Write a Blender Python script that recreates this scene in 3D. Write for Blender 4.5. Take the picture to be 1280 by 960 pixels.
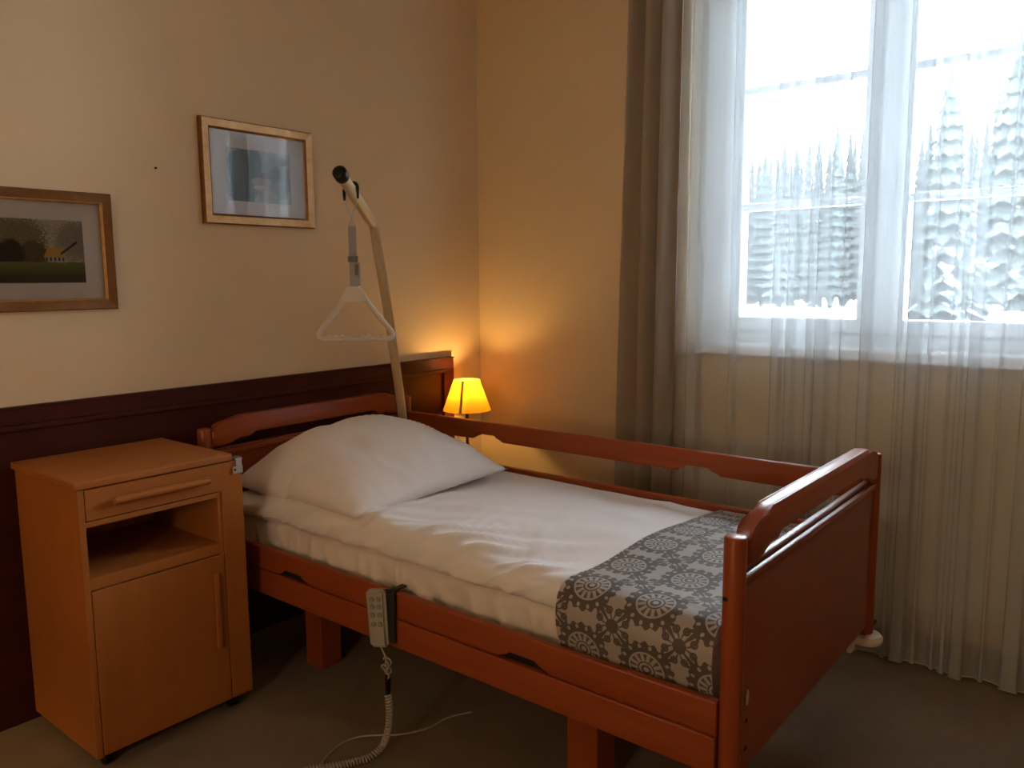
import bpy, bmesh, math, random
from mathutils import Vector, Matrix, noise
from math import sin, cos, pi, radians as R

for o in list(bpy.data.objects): bpy.data.objects.remove(o)
S = bpy.context.scene
COL = S.collection

# ------------------------------------------------------------------ camera
CAM_H = 1.40
FPX = 1007.5                                   # focal length in pixels of the 1280 wide frame
yaw, pitch, roll = R(38.994), R(7.4156), R(-0.46565)
fw = Vector((cos(yaw)*cos(pitch), sin(yaw)*cos(pitch), -sin(pitch)))
rt = Vector((sin(yaw), -cos(yaw), 0)); up = rt.cross(fw)
rt2 = rt*cos(roll)+up*sin(roll); up2 = -rt*sin(roll)+up*cos(roll)
cd = bpy.data.cameras.new('camera'); cam = bpy.data.objects.new('camera', cd); COL.objects.link(cam)
cd.sensor_fit = 'HORIZONTAL'; cd.sensor_width = 36.0; cd.lens = FPX/1280*36.0; cd.clip_end = 600; cd.clip_start = .02
M = Matrix((rt2, up2, -fw)).transposed().to_4x4(); M.translation = (0, 0, CAM_H)
cam.matrix_world = M
S.camera = cam
# ------------------------------------------------------------------ sky (bright overcast winter day), exposure
SKY = 11.0
w = bpy.data.worlds.new('overcast_sky'); S.world = w; w.use_nodes = True
w.node_tree.nodes['Background'].inputs[0].default_value = (0.85, 0.925, 1.0, 1)
w.node_tree.nodes['Background'].inputs[1].default_value = SKY
S.view_settings.view_transform = 'Standard'; S.view_settings.look = 'None'
S.view_settings.exposure = 1.77; S.view_settings.gamma = 1.0; S.view_settings.use_curve_mapping = False
BULB = 170.0                                    # bedside wall lamps
FILL = 8.8                                    # added fill lamp, unseen left of the view
S.cycles.max_bounces = 16; S.cycles.diffuse_bounces = 8; S.cycles.transparent_max_bounces = 40
# room and window measures in metres (camera stands at x = y = 0)
WX, WY = 3.165, 2.775            # window wall, headboard wall
XL, YB, ZC = -2.2, -2.4, 2.95
WIN_Y0, WIN_Y1, WIN_Z0, WIN_Z1 = 0.10, 1.60, 1.13, 2.72
# daylight portal in the window opening: guides sampling of the sky, gives no light of its own
ld = bpy.data.lights.new('window_daylight_portal', 'AREA'); ld.shape = 'RECTANGLE'
ld.size = WIN_Z1-WIN_Z0; ld.size_y = WIN_Y1-WIN_Y0
lo = bpy.data.objects.new('window_daylight_portal', ld); COL.objects.link(lo)
lo.location = (WX+.30, (WIN_Y0+WIN_Y1)/2, (WIN_Z0+WIN_Z1)/2); lo.rotation_euler = (0, R(90), 0)
ld.cycles.is_portal = True

# ------------------------------------------------------------------ material helpers
class NT:
    def __init__(s, name):
        s.m = bpy.data.materials.new(name); s.m.use_nodes = True
        s.t = s.m.node_tree; s.p = s.t.nodes['Principled BSDF']; s.out = s.t.nodes['Material Output']
    def n(s, typ, **kw):
        x = s.t.nodes.new(typ)
        for k, v in kw.items(): setattr(x, k, v)
        return x
    def set(s, inp, v):
        if hasattr(v, 'is_output'): s.t.links.new(v, inp)
        else: inp.default_value = v
    def math(s, op, a, b=0.0, c=None):
        x = s.n('ShaderNodeMath', operation=op); s.set(x.inputs[0], a); s.set(x.inputs[1], b)
        if c is not None: s.set(x.inputs[2], c)
        return x.outputs[0]
    def mix(s, f, a, b):
        x = s.n('ShaderNodeMix', data_type='RGBA'); s.set(x.inputs[0], f)
        s.set(x.inputs[6], a if hasattr(a, 'is_output') else (*a[:3], 1)); s.set(x.inputs[7], b if hasattr(b, 'is_output') else (*b[:3], 1))
        return x.outputs[2]
    def coord(s, kind='Object', scale=(1, 1, 1)):
        tc = s.n('ShaderNodeTexCoord'); mp = s.n('ShaderNodeMapping'); mp.inputs['Scale'].default_value = scale
        s.t.links.new(tc.outputs[kind], mp.inputs[0]); return mp.outputs[0]
    def noise(s, vec, scale, detail=3, rough=.5, dist=0):
        x = s.n('ShaderNodeTexNoise'); s.set(x.inputs['Vector'], vec); x.inputs['Scale'].default_value = scale
        x.inputs['Detail'].default_value = detail; x.inputs['Roughness'].default_value = rough; x.inputs['Distortion'].default_value = dist
        return x.outputs['Fac']
    def ramp(s, f, a, b): 
        x = s.n('ShaderNodeMapRange'); s.set(x.inputs[0], f); x.inputs[1].default_value = a; x.inputs[2].default_value = b
        return x.outputs[0]
    def bump(s, h, strength=.2, dist=.002):
        x = s.n('ShaderNodeBump'); x.inputs['Strength'].default_value = strength; x.inputs['Distance'].default_value = dist
        s.t.links.new(h, x.inputs['Height']); s.t.links.new(x.outputs[0], s.p.inputs['Normal'])
    def pr(s, **kw):
        for k, v in kw.items(): s.set(s.p.inputs[k.replace('_', ' ')], v)
        return s.m
MAT = {}
def c4(c): return (*c[:3], 1)
def plain(name, col, rough=.5, metal=0, var=.0, vs=20, spec=.5):
    t = NT(name)
    if var:
        f = t.noise(t.coord(), vs, 4)
        t.pr(Base_Color=t.mix(t.ramp(f, .3, .7), [x*(1-var) for x in col], [min(1, x*(1+var)) for x in col]))
    else: t.pr(Base_Color=c4(col))
    t.pr(Roughness=rough, Metallic=metal, Specular_IOR_Level=spec); MAT[name] = t.m; return t.m
def wood(name, c1, c2, axis, rough=.35, coat=.2, fine=60):
    t = NT(name); sc = [14, 14, 14]; sc[axis] = 1.0
    v = t.coord('Object', sc)
    a = t.noise(v, 2.2, 6, .6, .8); sc2 = [fine*4]*3; sc2[axis] = 6
    b = t.noise(t.coord('Object', sc2), 1.0, 3, .6)
    f = t.math('ADD', t.math('MULTIPLY', t.ramp(a, .3, .7), .75), t.math('MULTIPLY', t.ramp(b, .3, .7), .25))
    t.pr(Base_Color=t.mix(f, c1, c2), Roughness=t.math('ADD', t.math('MULTIPLY', b, .12), rough-.06), Coat_Weight=coat, Coat_Roughness=.2, Specular_IOR_Level=.18)
    t.bump(b, .08, .001); MAT[name] = t.m; return t.m
ALD1, ALD2 = (.225, .044, .011), (.29, .060, .015)
for ax, n in enumerate('xyz'): wood('alder_'+n, ALD1, ALD2, ax, .33, .18)
for ax, n in enumerate('xyz'): wood('mahogany_'+n, (.040, .0062, .003), (.066, .0105, .0045), ax, .55, .0)
for ax, n in enumerate('xyz'): wood('beech_'+n, (.315, .102, .022), (.365, .124, .028), ax, .45, .10)
plain('white_plastic', (.60, .55, .48), .45); plain('grey_plastic', (.30, .27, .235), .5); plain('cord_plastic', (.34, .29, .235), .5); plain('black_plastic', (.005, .004, .004), .3, 0, 0, 20, .25)
plain('button_grey', (.20, .18, .155), .5)
plain('cream_paint_metal', (.52, .38, .21), .32); plain('handle_plastic', (.52, .45, .385), .42)
plain('strap_web', (.30, .30, .31), .8, 0, .12, 300); plain('steel', (.55, .55, .56), .28, 1.0); plain('dark_steel', (.05, .045, .04), .5, .6)
plain('bumper_plastic', (.66, .58, .44), .5); plain('window_pvc', (.62, .66, .70), .3); plain('sill_white', (.80, .82, .83), .3)
plain('radiator_paint', (.66, .58, .46), .4); plain('lamp_brass', (.11, .035, .02), .35, .3); plain('mat_board', (.80, .74, .68), .9)
plain('shadow_black', (.004, .004, .004), .9); plain('ceiling_paint', (.78, .72, .60), .9)
plain('snow', (.62, .66, .70), .9, 0, .05, .4); plain('bark', (.05, .04, .035), .9, 0, .3, 3)
plain('skin_sticker', (.52, .40, .30), .7); plain('baseboard_wood', (.085, .052, .040), .5)
def wall_mat():
    t = NT('wall_paint'); v = t.coord()
    f = t.noise(v, 1.3, 4, .6); g = t.noise(v, 160, 3, .6)
    t.pr(Base_Color=t.mix(t.ramp(f, .3, .7), (.625, .475, .305), (.67, .51, .33)), Roughness=.85, Specular_IOR_Level=.2); t.bump(g, .12, .0015)
    MAT['wall'] = t.m
wall_mat()
def carpet_mat():
    t = NT('carpet'); v = t.coord()
    f = t.noise(v, 2.4, 5, .62); g = t.noise(v, 420, 3, .7)
    c = t.mix(t.ramp(f, .32, .68), (.190, .142, .096), (.275, .205, .142)); c2 = t.mix(t.math('MULTIPLY', t.ramp(g, .3, .7), .35), c, (.09, .065, .045))
    t.pr(Base_Color=c2, Roughness=.92, Specular_IOR_Level=.15); t.bump(g, .6, .004); MAT['carpet'] = t.m
carpet_mat()
def linen(name, col):
    t = NT(name); v = t.coord('Object', (1, 1, 1))
    g = t.noise(v, 900, 2); f = t.noise(v, 26, 4, .6)
    h = t.math('ADD', t.math('MULTIPLY', f, .8), t.math('MULTIPLY', g, .1))
    t.pr(Base_Color=c4(col), Roughness=.9, Specular_IOR_Level=.2, Sheen_Weight=.15); t.bump(h, .14, .006); MAT[name] = t.m
linen('linen_white', (.70, .655, .635)); linen('sheet_cream', (.66, .59, .53)); linen('pillow_white', (.68, .63, .605))
def drape_mat():
    t = NT('drape_cloth'); v = t.coord('Object', (1, 1, .3)); g = t.noise(v, 500, 2)
    t.pr(Base_Color=t.mix(t.ramp(g, .3, .7), (.46, .385, .295), (.51, .43, .335)), Roughness=.75, Sheen_Weight=.25, Specular_IOR_Level=.3); t.bump(g, .1, .001); MAT['drape'] = t.m
drape_mat()
def sheer_mat(name, opac):
    t = NT(name)
    tr = t.n('ShaderNodeBsdfTransparent'); tl = t.n('ShaderNodeBsdfTranslucent'); df = t.n('ShaderNodeBsdfDiffuse')
    tr.inputs[0].default_value = (.97, .985, 1, 1)
    tl.inputs[0].default_value = (.25, .275, .30, 1); df.inputs[0].default_value = (.86, .86, .84, 1)
    m1 = t.n('ShaderNodeMixShader'); m1.inputs[0].default_value = .62
    t.t.links.new(tl.outputs[0], m1.inputs[1]); t.t.links.new(df.outputs[0], m1.inputs[2])
    m2 = t.n('ShaderNodeMixShader'); m2.inputs[0].default_value = opac
    g = t.noise(t.coord('Object', (1, 1, .02)), 260, 2)
    t.set(m2.inputs[0], t.math('ADD', t.math('MULTIPLY', g, .05), opac-.025))
    t.t.links.new(tr.outputs[0], m2.inputs[1]); t.t.links.new(m1.outputs[0], m2.inputs[2])
    t.t.links.new(m2.outputs[0], t.out.inputs[0]); MAT[name] = t.m
sheer_mat('sheer', .38); sheer_mat('sheer_hem', .5)
def glass_mat(name, tint, strength=1.0):
    t = NT(name); tr = t.n('ShaderNodeBsdfTransparent'); gl = t.n('ShaderNodeBsdfGlossy'); gl.inputs['Roughness'].default_value = .02
    tr.inputs[0].default_value = c4(tint); fr = t.n('ShaderNodeFresnel'); fr.inputs[0].default_value = 1.5
    m = t.n('ShaderNodeMixShader'); t.set(m.inputs[0], t.math('MULTIPLY', fr.outputs[0], strength))
    t.t.links.new(tr.outputs[0], m.inputs[1]); t.t.links.new(gl.outputs[0], m.inputs[2]); t.t.links.new(m.outputs[0], t.out.inputs[0]); MAT[name] = t.m
glass_mat('window_glass', (.96, .98, .98)); glass_mat('picture_glass', (.97, .97, .97), .8)
def shade_mat():
    t = NT('lamp_shade_fabric'); tl = t.n('ShaderNodeBsdfTranslucent'); df = t.n('ShaderNodeBsdfDiffuse')
    tl.inputs[0].default_value = (.36, .185, .010, 1); df.inputs[0].default_value = (.62, .42, .12, 1)
    m = t.n('ShaderNodeMixShader'); m.inputs[0].default_value = .35
    t.t.links.new(tl.outputs[0], m.inputs[1]); t.t.links.new(df.outputs[0], m.inputs[2]); t.t.links.new(m.outputs[0], t.out.inputs[0]); MAT['shade'] = t.m
shade_mat(); plain('shade_seam', (.62, .36, .06), .8)
def bulb_mat():
    t = NT('glowing_bulb'); t.pr(Base_Color=(1, .8, .5, 1), Emission_Color=(1, .62, .19, 1), Emission_Strength=BULB); MAT['bulb'] = t.m
bulb_mat()
def gold_mat(name, a, b, rough):
    t = NT(name); v = t.coord('Object', (1, 1, 1)); f = t.noise(v, 24, 5, .65)
    t.pr(Base_Color=t.mix(t.ramp(f, .35, .65), a, b), Metallic=.55, Roughness=rough); MAT[name] = t.m
gold_mat('gilt', (.62, .36, .15), (.78, .50, .25), .40); gold_mat('gilt_brown', (.20, .085, .022), (.26, .115, .032), .36)
gold_mat('gilt_edge', (.17, .07, .02), (.24, .10, .03), .35); gold_mat('gilt_bright', (.48, .27, .09), (.60, .36, .15), .3)
def runner_mat():
    t = NT('runner_print')
    uv = t.n('ShaderNodeUVMap'); sp = t.n('ShaderNodeSeparateXYZ'); t.t.links.new(uv.outputs[0], sp.inputs[0])
    mm = t.math
    def cell(off):
        a = mm('SUBTRACT', mm('FRACT', mm('ADD', sp.outputs[0], off)), .5); b = mm('SUBTRACT', mm('FRACT', mm('ADD', sp.outputs[1], off)), .5)
        r = mm('SQRT', mm('ADD', mm('MULTIPLY', a, a), mm('MULTIPLY', b, b))); th = mm('ARCTAN2', b, a); return a, b, r, th
    lt = lambda x, y: mm('LESS_THAN', x, y)
    gt = lambda x, y: mm('GREATER_THAN', x, y)
    band = lambda r, a, b: mm('MULTIPLY', gt(r, a), lt(r, b))
    a, b, r, th = cell(0.0)
    scal = mm('ADD', .408, mm('MULTIPLY', mm('COSINE', mm('MULTIPLY', th, 18)), .020))
    k = 14/(2*pi)
    fa = mm('DIVIDE', mm('SUBTRACT', mm('FRACT', mm('MULTIPLY', mm('ADD', th, pi), k)), .5), k)     # angle to nearest dot
    dx = mm('MULTIPLY', fa, r); dr = mm('SUBTRACT', r, .350)
    dots = lt(mm('ADD', mm('MULTIPLY', dx, mm('MULTIPLY', dx, 1.3)), mm('MULTIPLY', mm('MULTIPLY', dr, dr), .8)), .0008)
    A = mm('MULTIPLY', mm('MULTIPLY', gt(r, .265), lt(r, scal)), mm('SUBTRACT', 1, dots))
    wedge = gt(mm('COSINE', mm('MULTIPLY', th, 14)), mm('SUBTRACT', 2.15, mm('MULTIPLY', r, 10.0)))
    B = mm('MULTIPLY', band(r, .135, .238), wedge)
    D = mm('ADD', band(r, .105, .128), band(r, .040, .075)); 
    med = mm('MAXIMUM', mm('MAXIMUM', A, B), mm('MINIMUM', D, 1))
    a, b, r, th = cell(0.5)
    s2 = mm('ABSOLUTE', mm('SINE', mm('MULTIPLY', th, 2)))
    outer = lt(r, mm('MULTIPLY', mm('POWER', s2, .6), .335)); inner = mm('MULTIPLY', lt(r, mm('MULTIPLY', mm('POWER', s2, 1.15), .285)), gt(r, .10))
    vein = lt(mm('SUBTRACT', 1, s2), .035)
    leaf = mm('MULTIPLY', outer, mm('SUBTRACT', 1, mm('MULTIPLY', inner, mm('SUBTRACT', 1, vein))))
    # little scrolls beside the leaves
    c1 = mm('SUBTRACT', mm('ABSOLUTE', a), .205); c2 = mm('ABSOLUTE', b)
    e1 = mm('SQRT', mm('ADD', mm('MULTIPLY', c1, c1), mm('MULTIPLY', mm('SUBTRACT', c2, .075), mm('SUBTRACT', c2, .075))))
    f1 = mm('SUBTRACT', mm('ABSOLUTE', b), .205); f2 = mm('ABSOLUTE', a)
    e2 = mm('SQRT', mm('ADD', mm('MULTIPLY', f1, f1), mm('MULTIPLY', mm('SUBTRACT', f2, .075), mm('SUBTRACT', f2, .075))))
    scr = mm('MAXIMUM', band(e1, .024, .056), band(e2, .024, .056))
    flower = mm('MULTIPLY', lt(r, mm('ADD', .072, mm('MULTIPLY', mm('COSINE', mm('MULTIPLY', th, 8)), .030))), gt(r, .02))
    orn = mm('MAXIMUM', mm('MAXIMUM', leaf, flower), scr)
    mask = mm('MAXIMUM', med, orn)
    g = t.noise(t.coord(), 700, 2)
    t.pr(Base_Color=t.mix(mask, (.62, .56, .515), t.mix(g, (.150, .120, .100), (.19, .155, .132))), Roughness=.55, Sheen_Weight=.2); t.bump(g, .08, .001)
    MAT['runner'] = t.m
runner_mat()
def uvs(t):
    uv = t.n('ShaderNodeUVMap'); sp = t.n('ShaderNodeSeparateXYZ'); t.t.links.new(uv.outputs[0], sp.inputs[0]); return uv.outputs[0], sp.outputs[0], sp.outputs[1]
def print1_mat():      # country cottage between trees
    t = NT('cottage_print'); uv, u, v = uvs(t); mm = t.math
    n1 = t.noise(uv, 9, 6, .7); n2 = t.ramp(t.noise(uv, 34, 6, .8), .25, .75); n3 = t.noise(uv, 5, 3)
    col = t.mix(t.ramp(n3, .3, .7), (.62, .59, .52), (.44, .40, .32))
    box = lambda a, b, c, d: mm('MULTIPLY', mm('MULTIPLY', mm('GREATER_THAN', u, a), mm('LESS_THAN', u, b)), mm('MULTIPLY', mm('GREATER_THAN', v, c), mm('LESS_THAN', v, d)))
    blob = lambda cu, cv, ru, rv: mm('ADD', mm('POWER', mm('ABSOLUTE', mm('DIVIDE', mm('SUBTRACT', u, cu), ru)), 2), mm('POWER', mm('ABSOLUTE', mm('DIVIDE', mm('SUBTRACT', v, cv), rv)), 2))
    noisy = lambda d, k: mm('LESS_THAN', mm('ADD', d, mm('MULTIPLY', mm('SUBTRACT', n2, .5), k)), 1)
    col = t.mix(noisy(blob(.93, .66, .22, .34), 3.4), col, t.mix(n2, (.42, .36, .29), (.12, .10, .07)))
    col = t.mix(noisy(blob(.30, .68, .34, .36), 2.6), col, t.mix(n2, (.34, .29, .17), (.05, .045, .025)))
    col = t.mix(noisy(blob(.50, .46, .14, .20), 1.6), col, t.mix(n2, (.13, .12, .05), (.022, .024, .012)))
    col = t.mix(noisy(blob(.28, .42, .13, .26), 1.6), col, (.014, .014, .009))
    mead = mm('LESS_THAN', mm('ADD', v, mm('MULTIPLY', mm('SUBTRACT', n1, .5), .08)), .33)
    col = t.mix(mead, col, t.mix(t.ramp(v, .10, .30), (.03, .038, .012), t.mix(n1, (.10, .12, .026), (.22, .21, .05))))
    roof = mm('MULTIPLY', box(.585, .80, .405, .56), mm('GREATER_THAN', mm('SUBTRACT', u, .585), mm('MULTIPLY', mm('SUBTRACT', v, .405), .32)))
    col = t.mix(roof, col, t.mix(n2, (.70, .43, .08), (.42, .25, .05)))
    col = t.mix(box(.60, .79, .345, .405), col, t.mix(mm('GREATER_THAN', mm('FRACT', mm('MULTIPLY', u, 24)), .55), (.42, .40, .34), (.05, .04, .03)))
    br = mm('LESS_THAN', mm('ABSOLUTE', mm('SUBTRACT', mm('SUBTRACT', v, .46), mm('MULTIPLY', mm('SUBTRACT', u, .76), 1.15))), .022)
    col = t.mix(mm('MULTIPLY', br, box(.76, .93, .3, .75)), col, (.02, .018, .012))
    t.pr(Base_Color=col, Roughness=.8); MAT['print_cottage'] = t.m
def print2_mat():      # faded blue green riverside scene
    t = NT('riverside_print'); uv, u, v = uvs(t); mm = t.math
    n1 = t.noise(uv, 5, 6, .65); n2 = t.noise(uv, 20, 5, .7)
    blob = lambda cu, cv, ru, rv: mm('ADD', mm('POWER', mm('ABSOLUTE', mm('DIVIDE', mm('SUBTRACT', u, cu), ru)), 2), mm('POWER', mm('ABSOLUTE', mm('DIVIDE', mm('SUBTRACT', v, cv), rv)), 2))
    noisy = lambda d, k: mm('LESS_THAN', mm('ADD', d, mm('MULTIPLY', mm('SUBTRACT', n2, .5), k)), 1)
    col = t.mix(t.ramp(n1, .3, .7), (.46, .48, .45), (.34, .39, .38))
    col = t.mix(noisy(blob(.22, .45, .27, .55), 1.0), col, t.mix(n2, (.15, .20, .17), (.24, .29, .26)))
    col = t.mix(noisy(blob(.42, .72, .11, .35), .8), col, (.12, .165, .14))
    col = t.mix(noisy(blob(.82, .42, .18, .34), 1.4), col, t.mix(n2, (.24, .27, .25), (.34, .35, .32)))
    col = t.mix(noisy(blob(.53, .40, .16, .10), .9), col, (.44, .42, .35)); col = t.mix(noisy(blob(.52, .29, .13, .045), .7), col, (.66, .65, .57))
    col = t.mix(noisy(blob(.60, .53, .16, .06), .5), col, (.22, .22, .19)); col = t.mix(noisy(blob(.62, .12, .16, .14), .9), col, (.40, .39, .27))
    t.pr(Base_Color=col, Roughness=.8); MAT['print_river'] = t.m
print1_mat(); print2_mat()
def conifer_mat():
    t = NT('snowy_needles'); g = t.n('ShaderNodeNewGeometry'); sp = t.n('ShaderNodeSeparateXYZ'); t.t.links.new(g.outputs['Normal'], sp.inputs[0])
    n = t.noise(t.coord(), 1.2, 4); up_ = t.math('GREATER_THAN', t.math('ADD', t.math('ABSOLUTE', sp.outputs[2]), t.math('MULTIPLY', n, .9)), 1.36)
    t.pr(Base_Color=t.mix(up_, t.mix(n, (.010, .016, .015), (.022, .030, .027)), (.22, .25, .27)), Roughness=.9); MAT['needles'] = t.m
    t = NT('dark_needles'); n = t.noise(t.coord(), 1.2, 4); t.pr(Base_Color=t.mix(n, (.012, .018, .018), (.024, .032, .031)), Roughness=.95); MAT['dark_needles'] = t.m
conifer_mat()

# ------------------------------------------------------------------ mesh helpers (all shapes are given in room coordinates)
WL = {}
def put(o, loc, parent=None):
    loc = Vector(loc); WL[o.name] = loc
    if parent: o.parent = parent; o.location = loc-WL[parent.name]
    else: o.location = loc
def thing(name, label, cat, loc, group=None, kind=None):
    o = bpy.data.objects.new(name, None); COL.objects.link(o); o.empty_display_size = .05; put(o, loc)
    tag(o, label, cat, group, kind); return o
def tag(o, label=None, cat=None, group=None, kind=None):
    for k, v in (('label', label), ('category', cat), ('group', group), ('kind', kind)):
        if v: o[k] = v
    return o
def obj(name, bm, mat, parent=None, smooth=None):
    bmesh.ops.recalc_face_normals(bm, faces=bm.faces[:])
    return raw(name, bm, mat, parent, smooth)
def raw(name, bm, mat, parent=None, smooth=None):
    xs = [v.co for v in bm.verts]
    c = Vector(((min(v.x for v in xs)+max(v.x for v in xs))/2, (min(v.y for v in xs)+max(v.y for v in xs))/2, min(v.z for v in xs)))
    bmesh.ops.translate(bm, verts=bm.verts[:], vec=-c)
    me = bpy.data.meshes.new(name); bm.to_mesh(me); bm.free(); me.materials.append(MAT[mat])
    if smooth:
        me.polygons.foreach_set('use_smooth', [True]*len(me.polygons))
        if smooth < 180: me.set_sharp_from_angle(angle=R(smooth))
    o = bpy.data.objects.new(name, me); COL.objects.link(o); put(o, c, parent); return o
def B(): return bmesh.new()
def merge(bm, t):
    me = bpy.data.meshes.new('t'); t.to_mesh(me); t.free(); bm.from_mesh(me); bpy.data.meshes.remove(me)
def box(bm, x0, x1, y0, y1, z0, z1, bev=0, seg=2):
    t = B(); bmesh.ops.create_cube(t, size=1)
    for v in t.verts: v.co = Vector(((x0+x1)/2+v.co.x*(x1-x0), (y0+y1)/2+v.co.y*(y1-y0), (z0+z1)/2+v.co.z*(z1-z0)))
    if bev: bmesh.ops.bevel(t, geom=t.edges[:], offset=bev, segments=seg, profile=.6, affect='EDGES')
    merge(bm, t); return bm
def prism(bm, pts, axis, t0, t1, bev=0, seg=3):
    t = B()
    def P(a, b, h): return {0: (h, a, b), 1: (a, h, b), 2: (a, b, h)}[axis]
    lo_ = [t.verts.new(P(a, b, t0)) for a, b in pts]; hi = [t.verts.new(P(a, b, t1)) for a, b in pts]; n = len(pts)
    f0 = t.faces.new(lo_); f1 = t.faces.new(hi[::-1])
    for i in range(n): t.faces.new((lo_[i], hi[i], hi[(i+1) % n], lo_[(i+1) % n]))
    if bev: bmesh.ops.bevel(t, geom=list(set(f0.edges[:]+f1.edges[:])), offset=bev, segments=seg, profile=.5, affect='EDGES')
    merge(bm, t); return bm
def catmull(pts, n):
    pts = [Vector(p) for p in pts]; out = []
    for i in range(len(pts)-1):
        p0 = pts[max(i-1, 0)]; p1 = pts[i]; p2 = pts[i+1]; p3 = pts[min(i+2, len(pts)-1)]
        for k in range(n):
            t = k/n; out.append(.5*((2*p1)+(p2-p0)*t+(2*p0-5*p1+4*p2-p3)*t*t+(3*p1-p0-3*p2+p3)*t**3))
    out.append(pts[-1]); return out
def tube(bm, pts, r, n=12, caps=True, closed=False):
    pts = [Vector(p) for p in pts]; rings = []; m = len(pts); nrm = None
    for i, p in enumerate(pts):
        if closed: d = pts[(i+1) % m]-pts[i-1]
        else: d = pts[min(i+1, m-1)]-pts[max(i-1, 0)]
        d.normalize()
        if nrm is None: nrm = d.orthogonal().normalized()
        else: nrm = (nrm-d*nrm.dot(d)).normalized()
        b = d.cross(nrm); rr = r[i] if isinstance(r, (list, tuple)) else r
        rings.append([bm.verts.new(p+(nrm*cos(2*pi*k/n)+b*sin(2*pi*k/n))*rr) for k in range(n)])
    for i in range(m if closed else m-1):
        A, C_ = rings[i], rings[(i+1) % m]
        for k in range(n): bm.faces.new((A[k], A[(k+1) % n], C_[(k+1) % n], C_[k]))
    if caps and not closed: bm.faces.new(rings[0][::-1]); bm.faces.new(rings[-1])
    return bm
def lathe(bm, prof, c, n=24, cap=True):
    rings = [[bm.verts.new((c[0]+r*cos(2*pi*k/n), c[1]+r*sin(2*pi*k/n), c[2]+z)) for k in range(n)] for r, z in prof]
    for A, D in zip(rings, rings[1:]):
        for k in range(n): bm.faces.new((A[k], A[(k+1) % n], D[(k+1) % n], D[k]))
    if cap: bm.faces.new(rings[0][::-1]); bm.faces.new(rings[-1])
    return bm
def sheet(bm, rows):
    V = [[bm.verts.new(p) for p in row] for row in rows]
    for A, D in zip(V, V[1:]):
        for k in range(len(A)-1): bm.faces.new((A[k], A[k+1], D[k+1], D[k]))
    return V
def hsh(*a): return noise.noise(Vector(a))
def crease(a, b, c): return max(0.0, 1-abs(hsh(a, b, c))*2.6)**2

# ------------------------------------------------------------------ the room
def struct(name, bm, mat, label, cat): return tag(obj(name, bm, mat), label, cat, None, 'structure')
struct('floor', box(B(), XL, WX, YB, WY, -.05, 0), 'carpet', 'dark brown mottled carpet floor under the bed', 'floor')
struct('ceiling', box(B(), XL, WX, YB, WY, ZC, ZC+.1), 'ceiling_paint', 'plain pale ceiling above the room', 'ceiling')
struct('wall_head', box(B(), XL, WX+.3, WY, WY+.15, -.05, ZC), 'wall', 'cream painted wall behind the bed hung with two pictures', 'wall')
bm = B(); X2 = WX+.30
box(bm, WX, X2, WIN_Y1, WY, -.05, ZC); box(bm, WX, X2, YB, WIN_Y0, -.05, ZC)
box(bm, WX, X2, WIN_Y0, WIN_Y1, -.05, WIN_Z0-.045); box(bm, WX, X2, WIN_Y0, WIN_Y1, WIN_Z1, ZC)
struct('wall_window', bm, 'wall', 'cream painted wall holding the curtained window', 'wall')
struct('wall_back', box(B(), XL, WX, YB-.15, YB, -.05, ZC), 'wall', 'cream wall behind the viewer', 'wall')
struct('wall_left', box(B(), XL-.15, XL, YB, WY, -.05, ZC), 'wall', 'cream wall far left of the bed', 'wall')
struct('baseboard_window', box(B(), WX-.022, WX, YB, WY-.03, 0, .09, .004), 'baseboard_wood', 'dark brown baseboard along the window wall', 'baseboard')
struct('trim_1', box(B(), WX-.035, WX+.15, WIN_Y0-.03, WIN_Y1+.03, WIN_Z0-.045, WIN_Z0, .006), 'sill_white', 'white window sill board behind the sheer curtain', 'window sill')
# window
GX = 3.30
win = thing('window_1', 'white framed double window with glazing bars behind sheer curtain', 'window', (GX, .85, WIN_Z0), None, 'structure')
G = [(.93, 1.40), (.29, .76)]; GZ = [1.236, 2.615]
bm = B()
box(bm, GX-.03, GX+.05, 1.49, WIN_Y1, WIN_Z0, WIN_Z1, .004); box(bm, GX-.03, GX+.05, WIN_Y0, .20, WIN_Z0, WIN_Z1, .004)
box(bm, GX-.03, GX+.05, .20, 1.49, WIN_Z0, WIN_Z0+.05, .004); box(bm, GX-.03, GX+.05, .20, 1.49, WIN_Z1-.05, WIN_Z1, .004)
obj('outer_frame', bm, 'window_pvc', win)
obj('mullion', box(B(), GX-.055, GX+.03, .815, .875, WIN_Z0+.05, WIN_Z1-.05, .008), 'window_pvc', win)
for y0, y1 in G:
    bm = B(); s = .075
    box(bm, GX-.045, GX+.03, y1, y1+s+.01, GZ[0]-s+.02, GZ[1]+s-.02, .008); box(bm, GX-.045, GX+.03, y0-s+.018, y0, GZ[0]-s+.02, GZ[1]+s-.02, .008)
    box(bm, GX-.045, GX+.03, y0, y1, GZ[0]-s+.02, GZ[0], .008); box(bm, GX-.045, GX+.03, y0, y1, GZ[1], GZ[1]+s-.02, .008)
    sash = obj('sash', bm, 'window_pvc', win)
    zs = [GZ[0], 1.688, 2.155, GZ[1]]
    for i in range(3): obj('pane', box(B(), GX-.003, GX+.003, y0-.005, y1+.005, zs[i]-.004, zs[i+1]+.004), 'window_glass', sash)
    for z in zs[1:3]: obj('glazing_bar', box(B(), GX-.016, GX+.016, y0, y1, z-.015, z+.015, .004), 'window_pvc', sash)
bm = B(); box(bm, GX-.066, GX-.055, .785+.02, .785+.05, 1.73, 1.80, .003); tube(bm, [(GX-.066, .82, 1.785), (GX-.098, .82, 1.785)], .008); tube(bm, [(GX-.098, .82, 1.79), (GX-.100, .82, 1.66)], [.010, .008], 10)
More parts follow.
